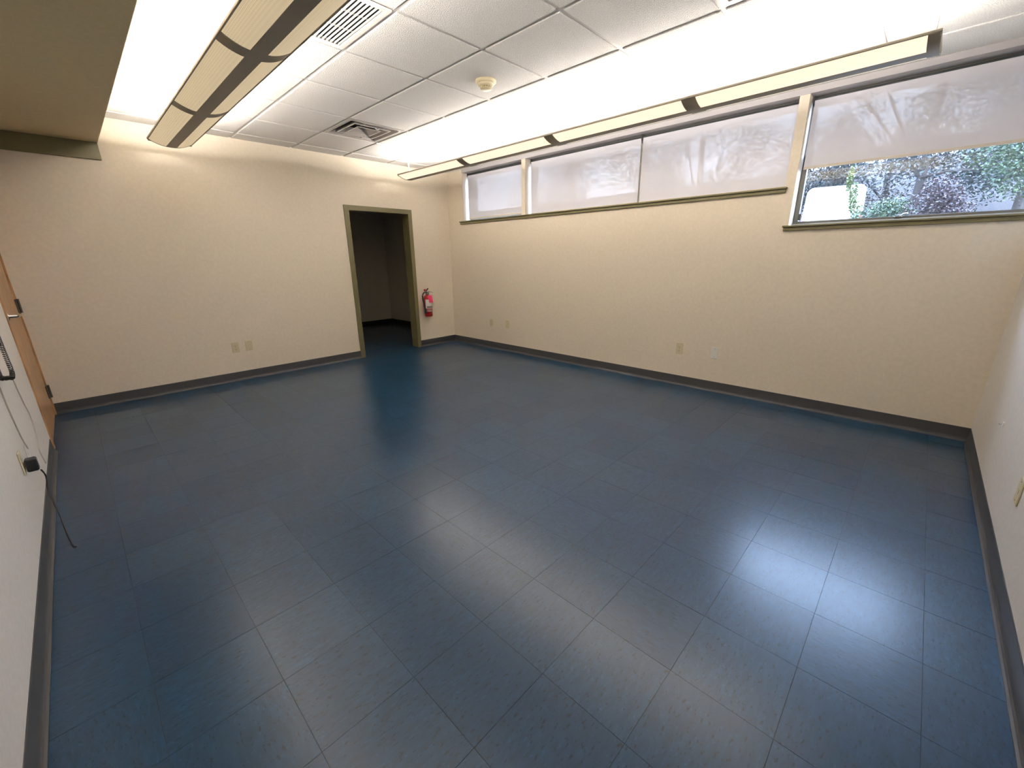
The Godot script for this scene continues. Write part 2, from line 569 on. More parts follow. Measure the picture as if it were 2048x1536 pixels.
func build_windows():
	M.roller = mat(rgb(88, 92, 96), 0.35, 0.4)
	window(1, "small window nearest the far corner behind a lowered shade", 0.36, 1.553, 1.876, 2.548)
	window(2, "wide middle window with a dark mullion behind two shades", 1.62, 4.567, 1.876, 2.548, [3.175])
	var w := window(3, "clear lower window at the right showing trees outside", 4.637, 5.985, 1.570, 2.548)
	bx("transom_rail", Vector3(0.135, 2.020, 4.637), Vector3(0.185, 2.115, 5.985), M.alum, w, 0.004)
	# latch on the bottom rail of the right-hand window
	var l := Mb.new()
	l.box(Vector3(0.112, 1.594, 5.300), Vector3(0.134, 1.604, 5.345), 0.002)
	l.tube(PackedVector3Array([Vector3(0.118, 1.604, 5.335), Vector3(0.116, 1.617, 5.350), Vector3(0.112, 1.622, 5.372)]), 0.005, 8)
	put(l.done(), "latch", M.chrome, w)
	var k := Mb.new()
	k.box(Vector3(0.110, 1.615, 4.674), Vector3(0.134, 1.665, 4.696), 0.003)
	put(k.done(), "stay", M.bronze, w)
	# head of the recess
	var t := struct("trim_3", "grey head strip above the row of shades", "trim")
	for q in [[0.36, 1.553], [1.62, 4.567], [4.637, 5.985]]:
		bx("head_plate", Vector3(-0.004, 2.538, q[0]), Vector3(0.185, 2.548, q[1]), M.head, t)
	bx("head_face", Vector3(-0.006, 2.538, 0.36), Vector3(0.0, 2.588, ROOM_L), M.head, t)
	shade("lowered white roller shade nearest the far corner", 0.388, 1.538, 1.900)
	shade("lowered white roller shade left of the dark mullion", 1.642, 3.166, 1.882, false)
	shade("lowered white roller shade right of the dark mullion", 3.186, 4.556, 1.882, false)
	shade("half-raised white roller shade over the view of trees", 4.656, 5.972, 2.006)
	sill(1, "long olive sill under the three covered shades", 0.285, 4.585, 1.876)
	sill(2, "lower olive sill under the clear window at right", 4.597, ROOM_L, 1.570)

# ---------------------------------------------------------------- doors
func build_doors():
	# open doorway with an olive metal frame
	var d := struct("door_1", "open doorway with an olive painted metal frame", "doorway")
	bx("jamb", Vector3(-1.695, 0, -0.155), Vector3(-1.628, 2.018, 0.012), M.olive, d, 0.003)
	bx("jamb", Vector3(-0.742, 0, -0.155), Vector3(-0.680, 2.018, 0.012), M.olive, d, 0.003)
	bx("head", Vector3(-1.628, 1.955, -0.155), Vector3(-0.742, 2.018, 0.012), M.olive, d, 0.003)
	# wood door in the left wall, hinged at the corner
	var w := struct("door_2", "closed wooden door in the left wall by the corner", "door")
	bx("jamb", Vector3(-4.79, 0, 0.0), Vector3(-4.692, 2.16, 0.03), M.wood, w, 0.003)
	bx("jamb", Vector3(-4.79, 0, 1.055), Vector3(-4.692, 2.16, 1.10), M.wood, w, 0.003)
	bx("head", Vector3(-4.79, 2.11, 0.03), Vector3(-4.692, 2.16, 1.055), M.wood, w, 0.003)
	var leaf := bx("leaf", Vector3(-4.747, 0.008, 0.034), Vector3(-4.703, 2.107, 1.051), M.wood, w, 0.002)
	for y in [0.228, 0.995, 1.87]:
		var h := Mb.new()
		h.tube(PackedVector3Array([Vector3(-4.688, y - 0.058, 0.034), Vector3(-4.688, y + 0.058, 0.034)]), 0.010, 12)
		h.box(Vector3(-4.703, y - 0.056, 0.030), Vector3(-4.694, y + 0.056, 0.085), 0.001)
		put(h.done(), "hinge", M.bronze, w)
	var lv := Mb.new()
	lv.lathe(PackedVector2Array([Vector2(0, 0), Vector2(0.032, 0), Vector2(0.032, 0.008), Vector2(0.012, 0.012), Vector2(0.011, 0.05), Vector2(0, 0.05)]), Vector3(-4.703, 0.985, 0.985), 20, Vector3.RIGHT)
	lv.tube(PackedVector3Array([Vector3(-4.655, 0.985, 0.985), Vector3(-4.648, 0.985, 0.965), Vector3(-4.647, 0.984, 0.92), Vector3(-4.650, 0.982, 0.865)]), 0.009, 10)
	put(lv.done(), "lever", M.chrome, leaf)

# ---------------------------------------------------------------- pendant lights
func arc(x: float) -> float:   # height of the basket above its lowest line
	return 0.048 * pow(absf(x) / 0.16, 2.3)

func basket(x0: float, x1: float, z0: float, z1: float, thick: float, n: int) -> ArrayMesh:
	var b := Mb.new()
	b.st.set_smooth_group(1)
	for i in n:
		var a := lerpf(x0, x1, float(i) / n)
		var c := lerpf(x0, x1, float(i + 1) / n)
		b.quad(Vector3(a, arc(a), z0), Vector3(c, arc(c), z0), Vector3(c, arc(c), z1), Vector3(a, arc(a), z1), Vector3.DOWN)
	b.st.set_smooth_group(-1)
	for i in n:
		var a := lerpf(x0, x1, float(i) / n)
		var c := lerpf(x0, x1, float(i + 1) / n)
		var u := Vector3(0, thick, 0)
		b.quad(Vector3(a, arc(a), z0) + u, Vector3(c, arc(c), z0) + u, Vector3(c, arc(c), z1) + u, Vector3(a, arc(a), z1) + u, Vector3.UP)
		for z in [z0, z1]:
			b.quad(Vector3(a, arc(a), z), Vector3(c, arc(c), z), Vector3(c, arc(c), z) + u, Vector3(a, arc(a), z) + u, Vector3(0, 0, z - (z0 + z1) * 0.5))
	for x in [x0, x1]:
		b.quad(Vector3(x, arc(x), z0), Vector3(x, arc(x), z1), Vector3(x, arc(x) + thick, z1), Vector3(x, arc(x) + thick, z0), Vector3(x - (x0 + x1) * 0.5, 0, 0))
	return b.done()

func pendant(label: String, x: float, panel: Material, energy: float, with_cord: bool):
	var y := 2.312
	var z0 := 0.51
	var seg := 1.22
	var p := thing("pendant_light", label, "pendant light", Vector3(x, y, z0), "linear pendant uplights")
	var full := seg * 4.0
	for k in 4:
		var a := k * seg + (0.012 if k == 0 else 0.048)
		var e := (k + 1) * seg - 0.048
		for s in [[-0.152, -0.036], [0.036, 0.152]]:
			put(basket(s[0], s[1], a - 0.004, e + 0.004, 0.003, 8), "panel", panel, p)
		put(basket(-0.160, 0.160, e, (k + 1) * seg + (0.0 if k == 3 else 0.048), 0.007, 18), "rib", M.lamp_metal, p, Vector3(0, -0.002, 0))
		# two fluorescent tubes in each four-foot run
		for sx in [-0.06, 0.06]:
			var t := Mb.new()
			t.tube(PackedVector3Array([Vector3(sx, 0.030, a + 0.01), Vector3(sx, 0.030, e - 0.01)]), 0.013, 10)
			put(t.done(), "fluorescent_tube", M.tube, p)
		# the tubes' light: most of it thrown straight up by the tray, some of it to all sides
		var al := AreaLight3D.new()
		al.name = "tray_light"
		al.area_size = Vector2(0.20, seg - 0.10)
		al.light_energy = energy
		al.light_color = Color(1.0, 0.975, 0.945)
		al.shadow_enabled = true
		al.area_range = 14.0
		al.area_attenuation = 2.0
		p.add_child(al, true)
		al.position = Vector3(0, 0.046, (a + e) * 0.5)
		al.rotation = Vector3(PI * 0.5, 0, 0)
		for q in 3:
			var ol := OmniLight3D.new()
			ol.name = "tube_light"
			ol.light_energy = energy * 0.05
			ol.light_color = Color(1.0, 0.975, 0.945)
			ol.light_size = 0.02
			ol.omni_range = 14.0
			ol.omni_attenuation = 2.0
			ol.shadow_enabled = true
			p.add_child(ol, true)
			ol.position = Vector3(0, 0.034, lerpf(a, e, (q + 0.5) / 3.0))
	put(basket(-0.160, 0.160, 0.0, 0.012, 0.008, 18), "end_cap", M.lamp_metal, p, Vector3(0, -0.002, 0))
	put(basket(-0.038, 0.038, 0.010, full, 0.008, 6), "spine", M.lamp_metal, p, Vector3(0, -0.002, 0))
	for z in [[0.0, 0.004], [full - 0.004, full]]:
		bx("added_end_plate", Vector3(-0.155, 0.030, z[0]), Vector3(0.155, 0.054, z[1]), M.lamp_metal, p)  # added to cut the tray light spilling onto the doorway wall
	for s in [-1, 1]:
		bx("rim", Vector3(minf(s * 0.152, s * 0.161), 0.040, 0.0), Vector3(maxf(s * 0.152, s * 0.161), 0.054, full), M.lamp_metal, p, 0.002)
	for k in [0, 2, 4]:
		var z: float = clampf(k * seg, 0.04, full - 0.03) if k != 2 or with_cord else 2.08
		var cp := Mb.new()
		cp.lathe(PackedVector2Array([Vector2(0, 0), Vector2(0.012, 0), Vector2(0.045, 0.009), Vector2(0.062, 0.016), Vector2(0.062, 0.020), Vector2(0, 0.020)]), Vector3(0, CEIL - 0.027 - y, z), 24)
		put(cp.done(), "canopy", M.canopy, p)
		var w := Mb.new()
		w.tube(PackedVector3Array([Vector3(0, 0.006, z), Vector3(0, CEIL - 0.026 - y, z)]), 0.0012, 6)
		put(w.done(), "cable", M.steel, p)
	if with_cord:
		var pts := PackedVector3Array()
		for k in 15:
			var t := k / 14.0
			pts.append(Vector3(-0.012 - 0.016 * sin(t * PI * 1.6), lerpf(CEIL - 0.026 - y, 0.01, t), 0.055 + 0.012 * sin(t * PI)))
		var c := Mb.new()
		c.tube(pts, 0.0055, 8)
		put(c.done(), "power_cord", M.white_plastic, p)

func build_lights():
	pendant("long pendant light in front of the windows", -1.019, M.panel_right, 2.65, true)
	pendant("long pendant light beside the olive soffit", -3.457, M.panel_left, 2.65, false)

# ---------------------------------------------------------------- things in the ceiling
func diffuser(label: String, cx: float, cz: float):
	var d := thing("air_diffuser", label, "air vent", Vector3(cx, CEIL, cz), "square ceiling air diffusers")
	var h := GRID * 0.5 - 0.013
	bx("duct", Vector3(-0.27, 0.075, -0.27), Vector3(0.27, 0.10, 0.27), M.dark, d)  # flat black sheet, unlit depth behind the cones put into its colour
	var ring := func(called: String, b: float, yb: float, t: float, yt: float, m: Material):
		var g := Mb.new()
		for s in [-1.0, 1.0]:
			g.quad(Vector3(s * b, yb, -b), Vector3(s * b, yb, b), Vector3(s * t, yt, t), Vector3(s * t, yt, -t))
			g.quad(Vector3(-b, yb, s * b), Vector3(b, yb, s * b), Vector3(t, yt, s * t), Vector3(-t, yt, s * t))
		# rolled lower lip
		for s in [-1.0, 1.0]:
			g.box(Vector3(minf(s * b, s * (b - 0.012)), yb - 0.003, -b), Vector3(maxf(s * b, s * (b - 0.012)), yb, b))
			g.box(Vector3(-b + 0.012, yb - 0.003, minf(s * b, s * (b - 0.012))), Vector3(b - 0.012, yb, maxf(s * b, s * (b - 0.012))))
		put(g.done(), called, m, d)
	var f := Mb.new()
	for s in [-1.0, 1.0]:
		f.box(Vector3(minf(s * h, s * 0.268), -0.006, -h), Vector3(maxf(s * h, s * 0.268), 0.0, h), 0.001)
		f.box(Vector3(-0.268, -0.006, minf(s * h, s * 0.268)), Vector3(0.268, 0.0, maxf(s * h, s * 0.268)), 0.001)
	put(f.done(), "frame", M.vent_metal, d)
	ring.call("outer_cone", 0.268, -0.003, 0.225, 0.07, M.vent_metal)
	ring.call("middle_cone", 0.195, -0.004, 0.150, 0.055, M.vent_metal)
	ring.call("inner_cone", 0.125, -0.004, 0.02, 0.045, M.vent_metal)
	for s in [-0.1, 0.1]:
		bx("divider", Vector3(s - 0.003, 0.0, -0.262), Vector3(s + 0.003, 0.05, -0.18), M.vent_metal, d)
		bx("divider", Vector3(s - 0.003, 0.0, 0.18), Vector3(s + 0.003, 0.05, 0.262), M.vent_metal, d)
	return d

func build_ceiling_items():
	M.vent_metal = mat(rgb(196, 190, 186), 0.4, 0.15)
	var d = diffuser("square metal air diffuser in the ceiling near the doorway wall", -1.9336, 1.1567)
	var c := Mb.new()
	c.tube(PackedVector3Array([Vector3(0.02, -0.004, 0.20), Vector3(0.03, -0.016, 0.195), Vector3(0.05, -0.018, 0.20), Vector3(0.06, -0.006, 0.205)]), 0.004, 8)
	put(c.done(), "clip", M.white_plastic, d)
	diffuser("square metal air diffuser cut off by the top of the photo", -1.9336, 4.8143)
	# return grille
	var g := thing("return_grille", "white slatted return air grille beside the left pendant light", "air vent", Vector3(-3.1526, CEIL, 2.9855))
	var h := GRID * 0.5 - 0.013
	var f := Mb.new()
	for s in [-1.0, 1.0]:
		f.box(Vector3(minf(s * h, s * 0.262), -0.010, -h), Vector3(maxf(s * h, s * 0.262), 0.0, h), 0.002)
		f.box(Vector3(-0.262, -0.010, minf(s * h, s * 0.262)), Vector3(0.262, 0.0, maxf(s * h, s * 0.262)), 0.002)
	put(f.done(), "frame", M.white_plastic, g)
	bx("duct", Vector3(-0.27, 0.08, -0.27), Vector3(0.27, 0.10, 0.27), M.dark, g)  # flat black sheet, unlit depth behind the slats put into its colour
	var sm := Mb.new()
	sm.extrude(PackedVector2Array([Vector2(-0.002, -0.005), Vector2(0.002, -0.005), Vector2(0.002, 0.004), Vector2(-0.002, 0.004)]), Vector3(0, 0, -0.262), Vector3(0, 0, 0.262), Vector3.RIGHT)
	var mesh := sm.done()
	for k in 22: put(mesh, "slat", M.white_plastic, g, Vector3(-0.252 + k * 0.024, 0, 0))
	for z in [-0.09, 0.09]:
		bx("cross_bar", Vector3(-0.262, 0.010, z - 0.003), Vector3(0.262, 0.016, z + 0.003), M.white_plastic, g)
	# smoke detector
	var s := thing("smoke_detector", "cream round smoke detector on the ceiling between the pendant lights", "smoke detector", Vector3(-1.905, CEIL - 0.007, 2.96))
	var b := Mb.new()
	b.lathe(PackedVector2Array([Vector2(0, 0), Vector2(0.076, 0), Vector2(0.076, -0.012), Vector2(0.066, -0.020), Vector2(0.060, -0.021)]), Vector3.ZERO, 32)
	put(b.done(), "base", M.canopy, s)
	b = Mb.new()
	b.lathe(PackedVector2Array([Vector2(0.060, -0.019), Vector2(0.057, -0.032), Vector2(0.048, -0.038), Vector2(0.040, -0.039)]), Vector3.ZERO, 32)
	put(b.done(), "body", M.canopy, s)
	b = Mb.new()
	for k in 16:
		var t := TAU * k / 16
		b.box(Vector3(cos(t) * 0.038 - 0.004, -0.050, sin(t) * 0.038 - 0.004), Vector3(cos(t) * 0.038 + 0.004, -0.038, sin(t) * 0.038 + 0.004), 0.001)
	b.lathe(PackedVector2Array([Vector2(0.042, -0.050), Vector2(0.040, -0.056), Vector2(0, -0.058)]), Vector3.ZERO, 24)
	put(b.done(), "cap", M.canopy, s)
	b = Mb.new()
	b.lathe(PackedVector2Array([Vector2(0.033, -0.038), Vector2(0.033, -0.051)]), Vector3.ZERO, 24)
	put(b.done(), "vent", M.ivory_dark, s)

# ---------------------------------------------------------------- outlets, extinguisher, cords
func plate(called: String, label: String, category: String, at: Vector3, yaw: float, duplex: bool, m: Material) -> Node3D:
	var o := thing(called, label, category, at, "wall plates")
	o.rotation.y = yaw
	bx("cover", Vector3(-0.035, -0.0575, 0), Vector3(0.035, 0.0575, 0.006), m, o, 0.003)
	if duplex:
		for s in [-1, 1]:
			var r := bx("socket", Vector3(-0.017, s * 0.020 - 0.014, 0.006), Vector3(0.017, s * 0.020 + 0.014, 0.008), m, o, 0.001)
			var k := Mb.new()
			k.box(Vector3(-0.008, s * 0.020 - 0.003, 0.008), Vector3(-0.0055, s * 0.020 + 0.006, 0.0084))
			k.box(Vector3(0.0055, s * 0.020 - 0.003, 0.008), Vector3(0.008, s * 0.020 + 0.006, 0.0084))
			k.lathe(PackedVector2Array([Vector2(0, 0.0004), Vector2(0.003, 0.0004), Vector2(0.003, 0)]), Vector3(0, s * 0.020 - 0.008, 0.008), 8, Vector3.BACK)
			put(k.done(), "slots", M.ivory_dark, r)
		put(screw(), "screw", M.steel, o, Vector3(0, 0, 0.006))
	else:
		for s in [-1, 1]: put(screw(), "screw", M.steel, o, Vector3(0, s * 0.042, 0.006))
		bx("jack", Vector3(-0.009, -0.010, 0.006), Vector3(0.009, 0.010, 0.0075), m, o, 0.001)
	return o

func screw() -> ArrayMesh:
	var b := Mb.new()
	b.lathe(PackedVector2Array([Vector2(0.0035, 0), Vector2(0.003, 0.001), Vector2(0, 0.0012)]), Vector3.ZERO, 10, Vector3.BACK)
	return b.done()

func build_wall_items():
	plate("outlet", "ivory outlet on the doorway wall, left of a blank plate", "outlet", Vector3(-3.183, 0.388, 0), 0, true, M.ivory)
	plate("jack_plate", "ivory jack plate on the doorway wall, right of an outlet", "wall plate", Vector3(-3.045, 0.390, 0), 0, false, M.ivory)
	plate("outlet", "ivory outlet low on the window wall closest to the far corner", "outlet", Vector3(0, 0.388, 0.917), -PI / 2, true, M.ivory)
	plate("jack_plate", "ivory jack plate second from the far corner under the windows", "wall plate", Vector3(0, 0.400, 1.261), -PI / 2, false, M.ivory)
	plate("outlet", "ivory outlet under the windows, third plate from the far corner", "outlet", Vector3(0, 0.393, 3.826), -PI / 2, true, M.ivory)
	plate("jack_plate", "pale jack plate under the windows nearest the right wall", "wall plate", Vector3(0, 0.397, 4.181), -PI / 2, false, M.white_plastic)
	plate("jack_plate", "beige wall plate at the right edge of the photo", "wall plate", Vector3(-1.80, 0.385, ROOM_L), PI, false, M.ivory)
	# small plastic hook with a pull mark
	var hk := thing("wall_hook", "tiny white hook on the wall right of the window wall corner", "hook", Vector3(-1.03, 0.450, ROOM_L))
	var b := Mb.new()
	b.box(Vector3(-0.008, -0.012, -0.004), Vector3(0.008, 0.012, 0), 0.001)
	b.tube(PackedVector3Array([Vector3(0, 0.0, -0.004), Vector3(0, -0.006, -0.014), Vector3(0, 0.004, -0.02)]), 0.003, 6)
	put(b.done(), "hook", M.white_plastic, hk)
	build_extinguisher()
	build_cords()

func build_extinguisher():
	var red := mat(rgb(168, 20, 22), 0.3)
	var e := thing("fire_extinguisher", "red fire extinguisher with a pink tag on the doorway wall", "fire extinguisher", Vector3(-0.552, 0.478, 0.075))
	e.scale = Vector3(1.12, 1.0, 1.12)
	var b := Mb.new()
	b.lathe(PackedVector2Array([Vector2(0, 0), Vector2(0.050, 0.0), Vector2(0.055, 0.006), Vector2(0.055, 0.275), Vector2(0.050, 0.298), Vector2(0.036, 0.316), Vector2(0.020, 0.326), Vector2(0.018, 0.335), Vector2(0, 0.335)]), Vector3.ZERO, 32)
	put(b.done(), "cylinder", red, e)
	# wrapped paper label, front left to right
	var wrap := func(called: String, y0: float, y1: float, a0: float, a1: float, r: float, m: Material):
		var w := Mb.new()
		w.st.set_smooth_group(1)
		for k in 14:
			var t0 := lerpf(a0, a1, k / 14.0)
			var t1 := lerpf(a0, a1, (k + 1) / 14.0)
			w.quad(Vector3(sin(t0) * r, y0, cos(t0) * r), Vector3(sin(t1) * r, y0, cos(t1) * r), Vector3(sin(t1) * r, y1, cos(t1) * r), Vector3(sin(t0) * r, y1, cos(t0) * r), Vector3(sin(t0), 0, cos(t0)))
		put(w.done(), called, m, e)
	wrap.call("label", 0.125, 0.262, -1.25, 1.25, 0.0555, M.white_plastic)
	wrap.call("label_band", 0.095, 0.118, -1.25, 1.25, 0.0556, mat(rgb(160, 96, 86), 0.5))
	wrap.call("label_print", 0.130, 0.160, -0.9, 1.0, 0.0558, mat(rgb(120, 112, 100), 0.6))
	b = Mb.new()
	b.box(Vector3(-0.020, 0.332, -0.020), Vector3(0.020, 0.372, 0.020), 0.004)
	put(b.done(), "valve", M.steel, e)
	b = Mb.new()
	b.extrude(PackedVector2Array([Vector2(-0.022, 0.372), Vector2(0.03, 0.380), Vector2(0.085, 0.362), Vector2(0.086, 0.356), Vector2(0.03, 0.370), Vector2(-0.022, 0.364)]), Vector3(0, 0, -0.009), Vector3(0, 0, 0.009), Vector3(1, 0, 0))
	put(b.done(), "carry_handle", M.steel, e)
	b = Mb.new()
	b.extrude(PackedVector2Array([Vector2(-0.015, 0.385), Vector2(0.0, 0.392), Vector2(0.022, 0.425), Vector2(0.016, 0.428), Vector2(-0.008, 0.402), Vector2(-0.02, 0.393)]), Vector3(0, 0, -0.008), Vector3(0, 0, 0.008), Vector3(1, 0, 0))
	put(b.done(), "squeeze_lever", M.black_plastic, e)
	b = Mb.new()
	b.lathe(PackedVector2Array([Vector2(0, 0), Vector2(0.015, 0), Vector2(0.015, 0.018), Vector2(0.011, 0.020), Vector2(0, 0.020)]), Vector3(-0.040, 0.402, 0.0), 16, Vector3.BACK)
	put(b.done(), "gauge", red, e)
	b = Mb.new()
	var pts := PackedVector3Array()
	for p in [[-0.018, 0.372], [-0.045, 0.374], [-0.075, 0.352], [-0.088, 0.315], [-0.086, 0.265], [-0.076, 0.205], [-0.068, 0.150], [-0.062, 0.105], [-0.060, 0.070]]:
		pts.append(Vector3(p[0], p[1], 0.015))
	var cv := Curve3D.new()
	for i in pts.size():
		var tg := (pts[mini(i + 1, pts.size() - 1)] - pts[maxi(i - 1, 0)]) / 6.0
		cv.add_point(pts[i], -tg, tg)
	cv.bake_interval = 0.012
	b.tube(cv.get_baked_points(), 0.009, 10)
	put(b.done(), "hose", M.black_plastic, e)
	b = Mb.new()
	b.lathe(PackedVector2Array([Vector2(0, 0), Vector2(0.014, 0), Vector2(0.011, 0.06), Vector2(0, 0.06)]), Vector3(-0.060, 0.045, 0.015), 14)
	put(b.done(), "nozzle", M.black_plastic, e)
	b = Mb.new()
	b.box(Vector3(-0.022, 0.05, -0.075), Vector3(0.022, 0.36, -0.068), 0.001)
	b.lathe(PackedVector2Array([Vector2(0.0562, 0), Vector2(0.0572, 0.001), Vector2(0.0572, 0.017), Vector2(0.0562, 0.018)]), Vector3(0, 0.074, 0), 32)
	b.box(Vector3(-0.018, 0.074, -0.070), Vector3(0.018, 0.092, -0.052))
	put(b.done(), "bracket", M.steel, e)
	var tagm := mat(rgb(255, 82, 132), 0.6)
	b = Mb.new()
	b.quad(Vector3(-0.024, 0.215, 0.068), Vector3(0.040, 0.212, 0.070), Vector3(0.040, 0.322, 0.052), Vector3(-0.026, 0.325, 0.050), Vector3.BACK)
	b.quad(Vector3(-0.024, 0.215, 0.0676), Vector3(0.040, 0.212, 0.0696), Vector3(0.040, 0.322, 0.0516), Vector3(-0.026, 0.325, 0.0496), Vector3.FORWARD)
	var tg2 := put(b.done(), "inspection_tag", tagm, e)
	b = Mb.new()
	for k in 5:
		var y := 0.228 + k * 0.020
		var z := lerpf(0.0695, 0.052, (y - 0.213) / 0.11) + 0.0008
		b.quad(Vector3(-0.016, y, z), Vector3(0.030 - 0.006 * (k % 3), y, z), Vector3(0.030 - 0.006 * (k % 3), y + 0.006, z - 0.001), Vector3(-0.016, y + 0.006, z - 0.001), Vector3.BACK)
	put(b.done(), "tag_print", mat(rgb(196, 34, 84), 0.6), tg2)

func curve_points(raw: Array, step := 0.02) -> PackedVector3Array:
	var cv := Curve3D.new()
	for i in raw.size():
		var tg: Vector3 = (raw[mini(i + 1, raw.size() - 1)] - raw[maxi(i - 1, 0)]) / 6.0
		cv.add_point(raw[i], -tg, tg)
	cv.bake_interval = step
	return cv.get_baked_points()

func build_cords():
	var X := -4.70
	var a := plate("outlet", "ivory outlet at the left with a black adapter plugged in", "outlet", Vector3(X, 0.415, 2.585), PI / 2, true, M.ivory)
	plate("jack_plate", "white jack plate at the left behind the plugged-in adapter", "wall plate", Vector3(X, 0.372, 2.315), PI / 2, false, M.white_plastic)
	# plug-in adapter and its lead
	var ad := thing("power_adapter", "black plug-in power adapter in the left wall outlet", "power adapter", Vector3(X + 0.008, 0.395, 2.585))
	bx("body", Vector3(0.004, -0.030, -0.022), Vector3(0.044, 0.034, 0.022), M.black_plastic, ad, 0.005)
	var b := Mb.new()
	b.tube(curve_points([Vector3(0.045, -0.036, 0), Vector3(0.052, -0.08, -0.01), Vector3(0.045, -0.15, 0.02), Vector3(0.055, -0.24, 0.06), Vector3(0.06, -0.32, 0.10), Vector3(0.07, -0.385, 0.17), Vector3(0.085, -0.389, 0.23)]), 0.0035, 7)
	put(b.done(), "lead", M.black_plastic, ad)
	b = Mb.new()
	for s in [-0.006, 0.006]: b.box(Vector3(-0.006, 0.0, s - 0.001), Vector3(0.006, 0.004, s + 0.001))
	put(b.done(), "prongs", M.steel, ad)
	# two grey wires down the wall
	var w := thing("wall_wire", "grey wire wavering down the left wall, nearer the door", "wire", Vector3(X, 0, 0), "grey wires on the left wall")
	b = Mb.new()
	b.tube(curve_points([Vector3(0.006, 1.27, 2.38), Vector3(0.006, 1.14, 2.08), Vector3(0.006, 1.02, 1.92), Vector3(0.006, 0.90, 1.88), Vector3(0.008, 0.70, 1.91), Vector3(0.006, 0.56, 1.83), Vector3(0.008, 0.44, 1.77), Vector3(0.006, 0.33, 1.80), Vector3(0.008, 0.26, 1.92), Vector3(0.010, 0.16, 1.88)]), 0.003, 7)
	put(b.done(), "wire", M.cord_grey, w)
	w = thing("wall_wire", "grey wire down the left wall ending at the white plate", "wire", Vector3(X, 0, 0), "grey wires on the left wall")
	b = Mb.new()
	b.tube(curve_points([Vector3(0.006, 1.25, 2.46), Vector3(0.006, 0.90, 2.44), Vector3(0.007, 0.75, 2.427), Vector3(0.006, 0.657, 2.41), Vector3(0.007, 0.557, 2.39), Vector3(0.006, 0.46, 2.34), Vector3(0.010, 0.40, 2.315)]), 0.003, 7)
	put(b.done(), "wire", M.cord_grey, w)
	# wall telephone just outside the frame, its coiled cord hanging into view
	var ph := thing("wall_telephone", "black coiled handset cord of a wall telephone at the left edge", "telephone", Vector3(X, 1.35, 2.45))
	bx("base", Vector3(0, -0.10, -0.10), Vector3(0.05, 0.13, 0.10), M.black_plastic, ph, 0.012)
	bx("handset", Vector3(0.052, -0.09, -0.075), Vector3(0.095, 0.12, -0.025), M.black_plastic, ph, 0.016)
	var line := curve_points([Vector3(0.03, -0.10, -0.05), Vector3(0.04, -0.28, -0.19), Vector3(0.04, -0.396, -0.23), Vector3(0.04, -0.45, -0.24), Vector3(0.04, -0.504, -0.25), Vector3(0.04, -0.555, -0.26), Vector3(0.04, -0.575, -0.19), Vector3(0.04, -0.555, -0.08), Vector3(0.04, -0.53, 0.06), Vector3(0.04, -0.49, 0.17), Vector3(0.05, -0.3, 0.2), Vector3(0.06, -0.09, 0.08)], 0.002)
	var coil := PackedVector3Array()
	var t := 0.0
	for i in line.size() - 1:
		var d := (line[i + 1] - line[i]).normalized()
		var u := d.cross(Vector3.RIGHT).normalized()
		var v := d.cross(u)
		t += 0.002 * TAU / 0.012
		coil.append(line[i] + (u * cos(t) + v * sin(t)) * 0.009)
	b = Mb.new()
	b.tube(coil, 0.0022, 5)
	put(b.done(), "coiled_cord", M.black_plastic, ph)

# ---------------------------------------------------------------- outside
func leaf_mesh() -> ArrayMesh:
	var b := Mb.new()
	b.quad(Vector3(0, 0, -0.5), Vector3(0.28, 0.06, 0), Vector3(0, 0, 0.5), Vector3(0, -0.03, 0))
	b.quad(Vector3(0, 0, -0.5), Vector3(0, -0.03, 0), Vector3(0, 0, 0.5), Vector3(-0.28, 0.06, 0))
	return b.done()

func foliage(parent: Node, blobs: Array, n: int, size: float, tones: Array, sd: int):
	var r := RandomNumberGenerator.new()
	r.seed = sd
	var mm := MultiMesh.new()
	mm.transform_format = MultiMesh.TRANSFORM_3D
	mm.use_colors = true
	mm.mesh = M.leaf_mesh
	mm.instance_count = n
	for i in n:
		var bl: Array = blobs[r.randi() % blobs.size()]
		var d := Vector3(r.randfn(), r.randfn(), r.randfn()).normalized()
		var q: Vector3 = bl[0] + d * bl[1] * pow(r.randf(), 0.45)
		var s := size * r.randf_range(0.6, 1.3)
		var bs := Basis.from_euler(Vector3(r.randf_range(-0.9, 0.9), r.randf() * TAU, r.randf_range(-0.9, 0.9))).scaled(Vector3.ONE * s)
		mm.set_instance_transform(i, Transform3D(bs, q))
		var c: Color = tones[r.randi() % tones.size()]
		c = c * r.randf_range(0.11, 0.25)  # leaf tones darkened to carry the shade under the trees
		c.a = 1.0
		mm.set_instance_color(i, c)
	var o := MultiMeshInstance3D.new()
	o.name = "foliage"
	o.multimesh = mm
	o.material_override = M.leaf
	o.set_meta("kind", "stuff")
	parent.add_child(o, true)

func stems(parent: Node, from: Vector3, tips: Array, r: float):
	for t in tips:
		var b := Mb.new()
		b.tube(PackedVector3Array([from, from.lerp(t, 0.5) + Vector3(0.05, 0.1, -0.04), t]), r, 7)
		put(b.done(), "branch", M.bark, parent)

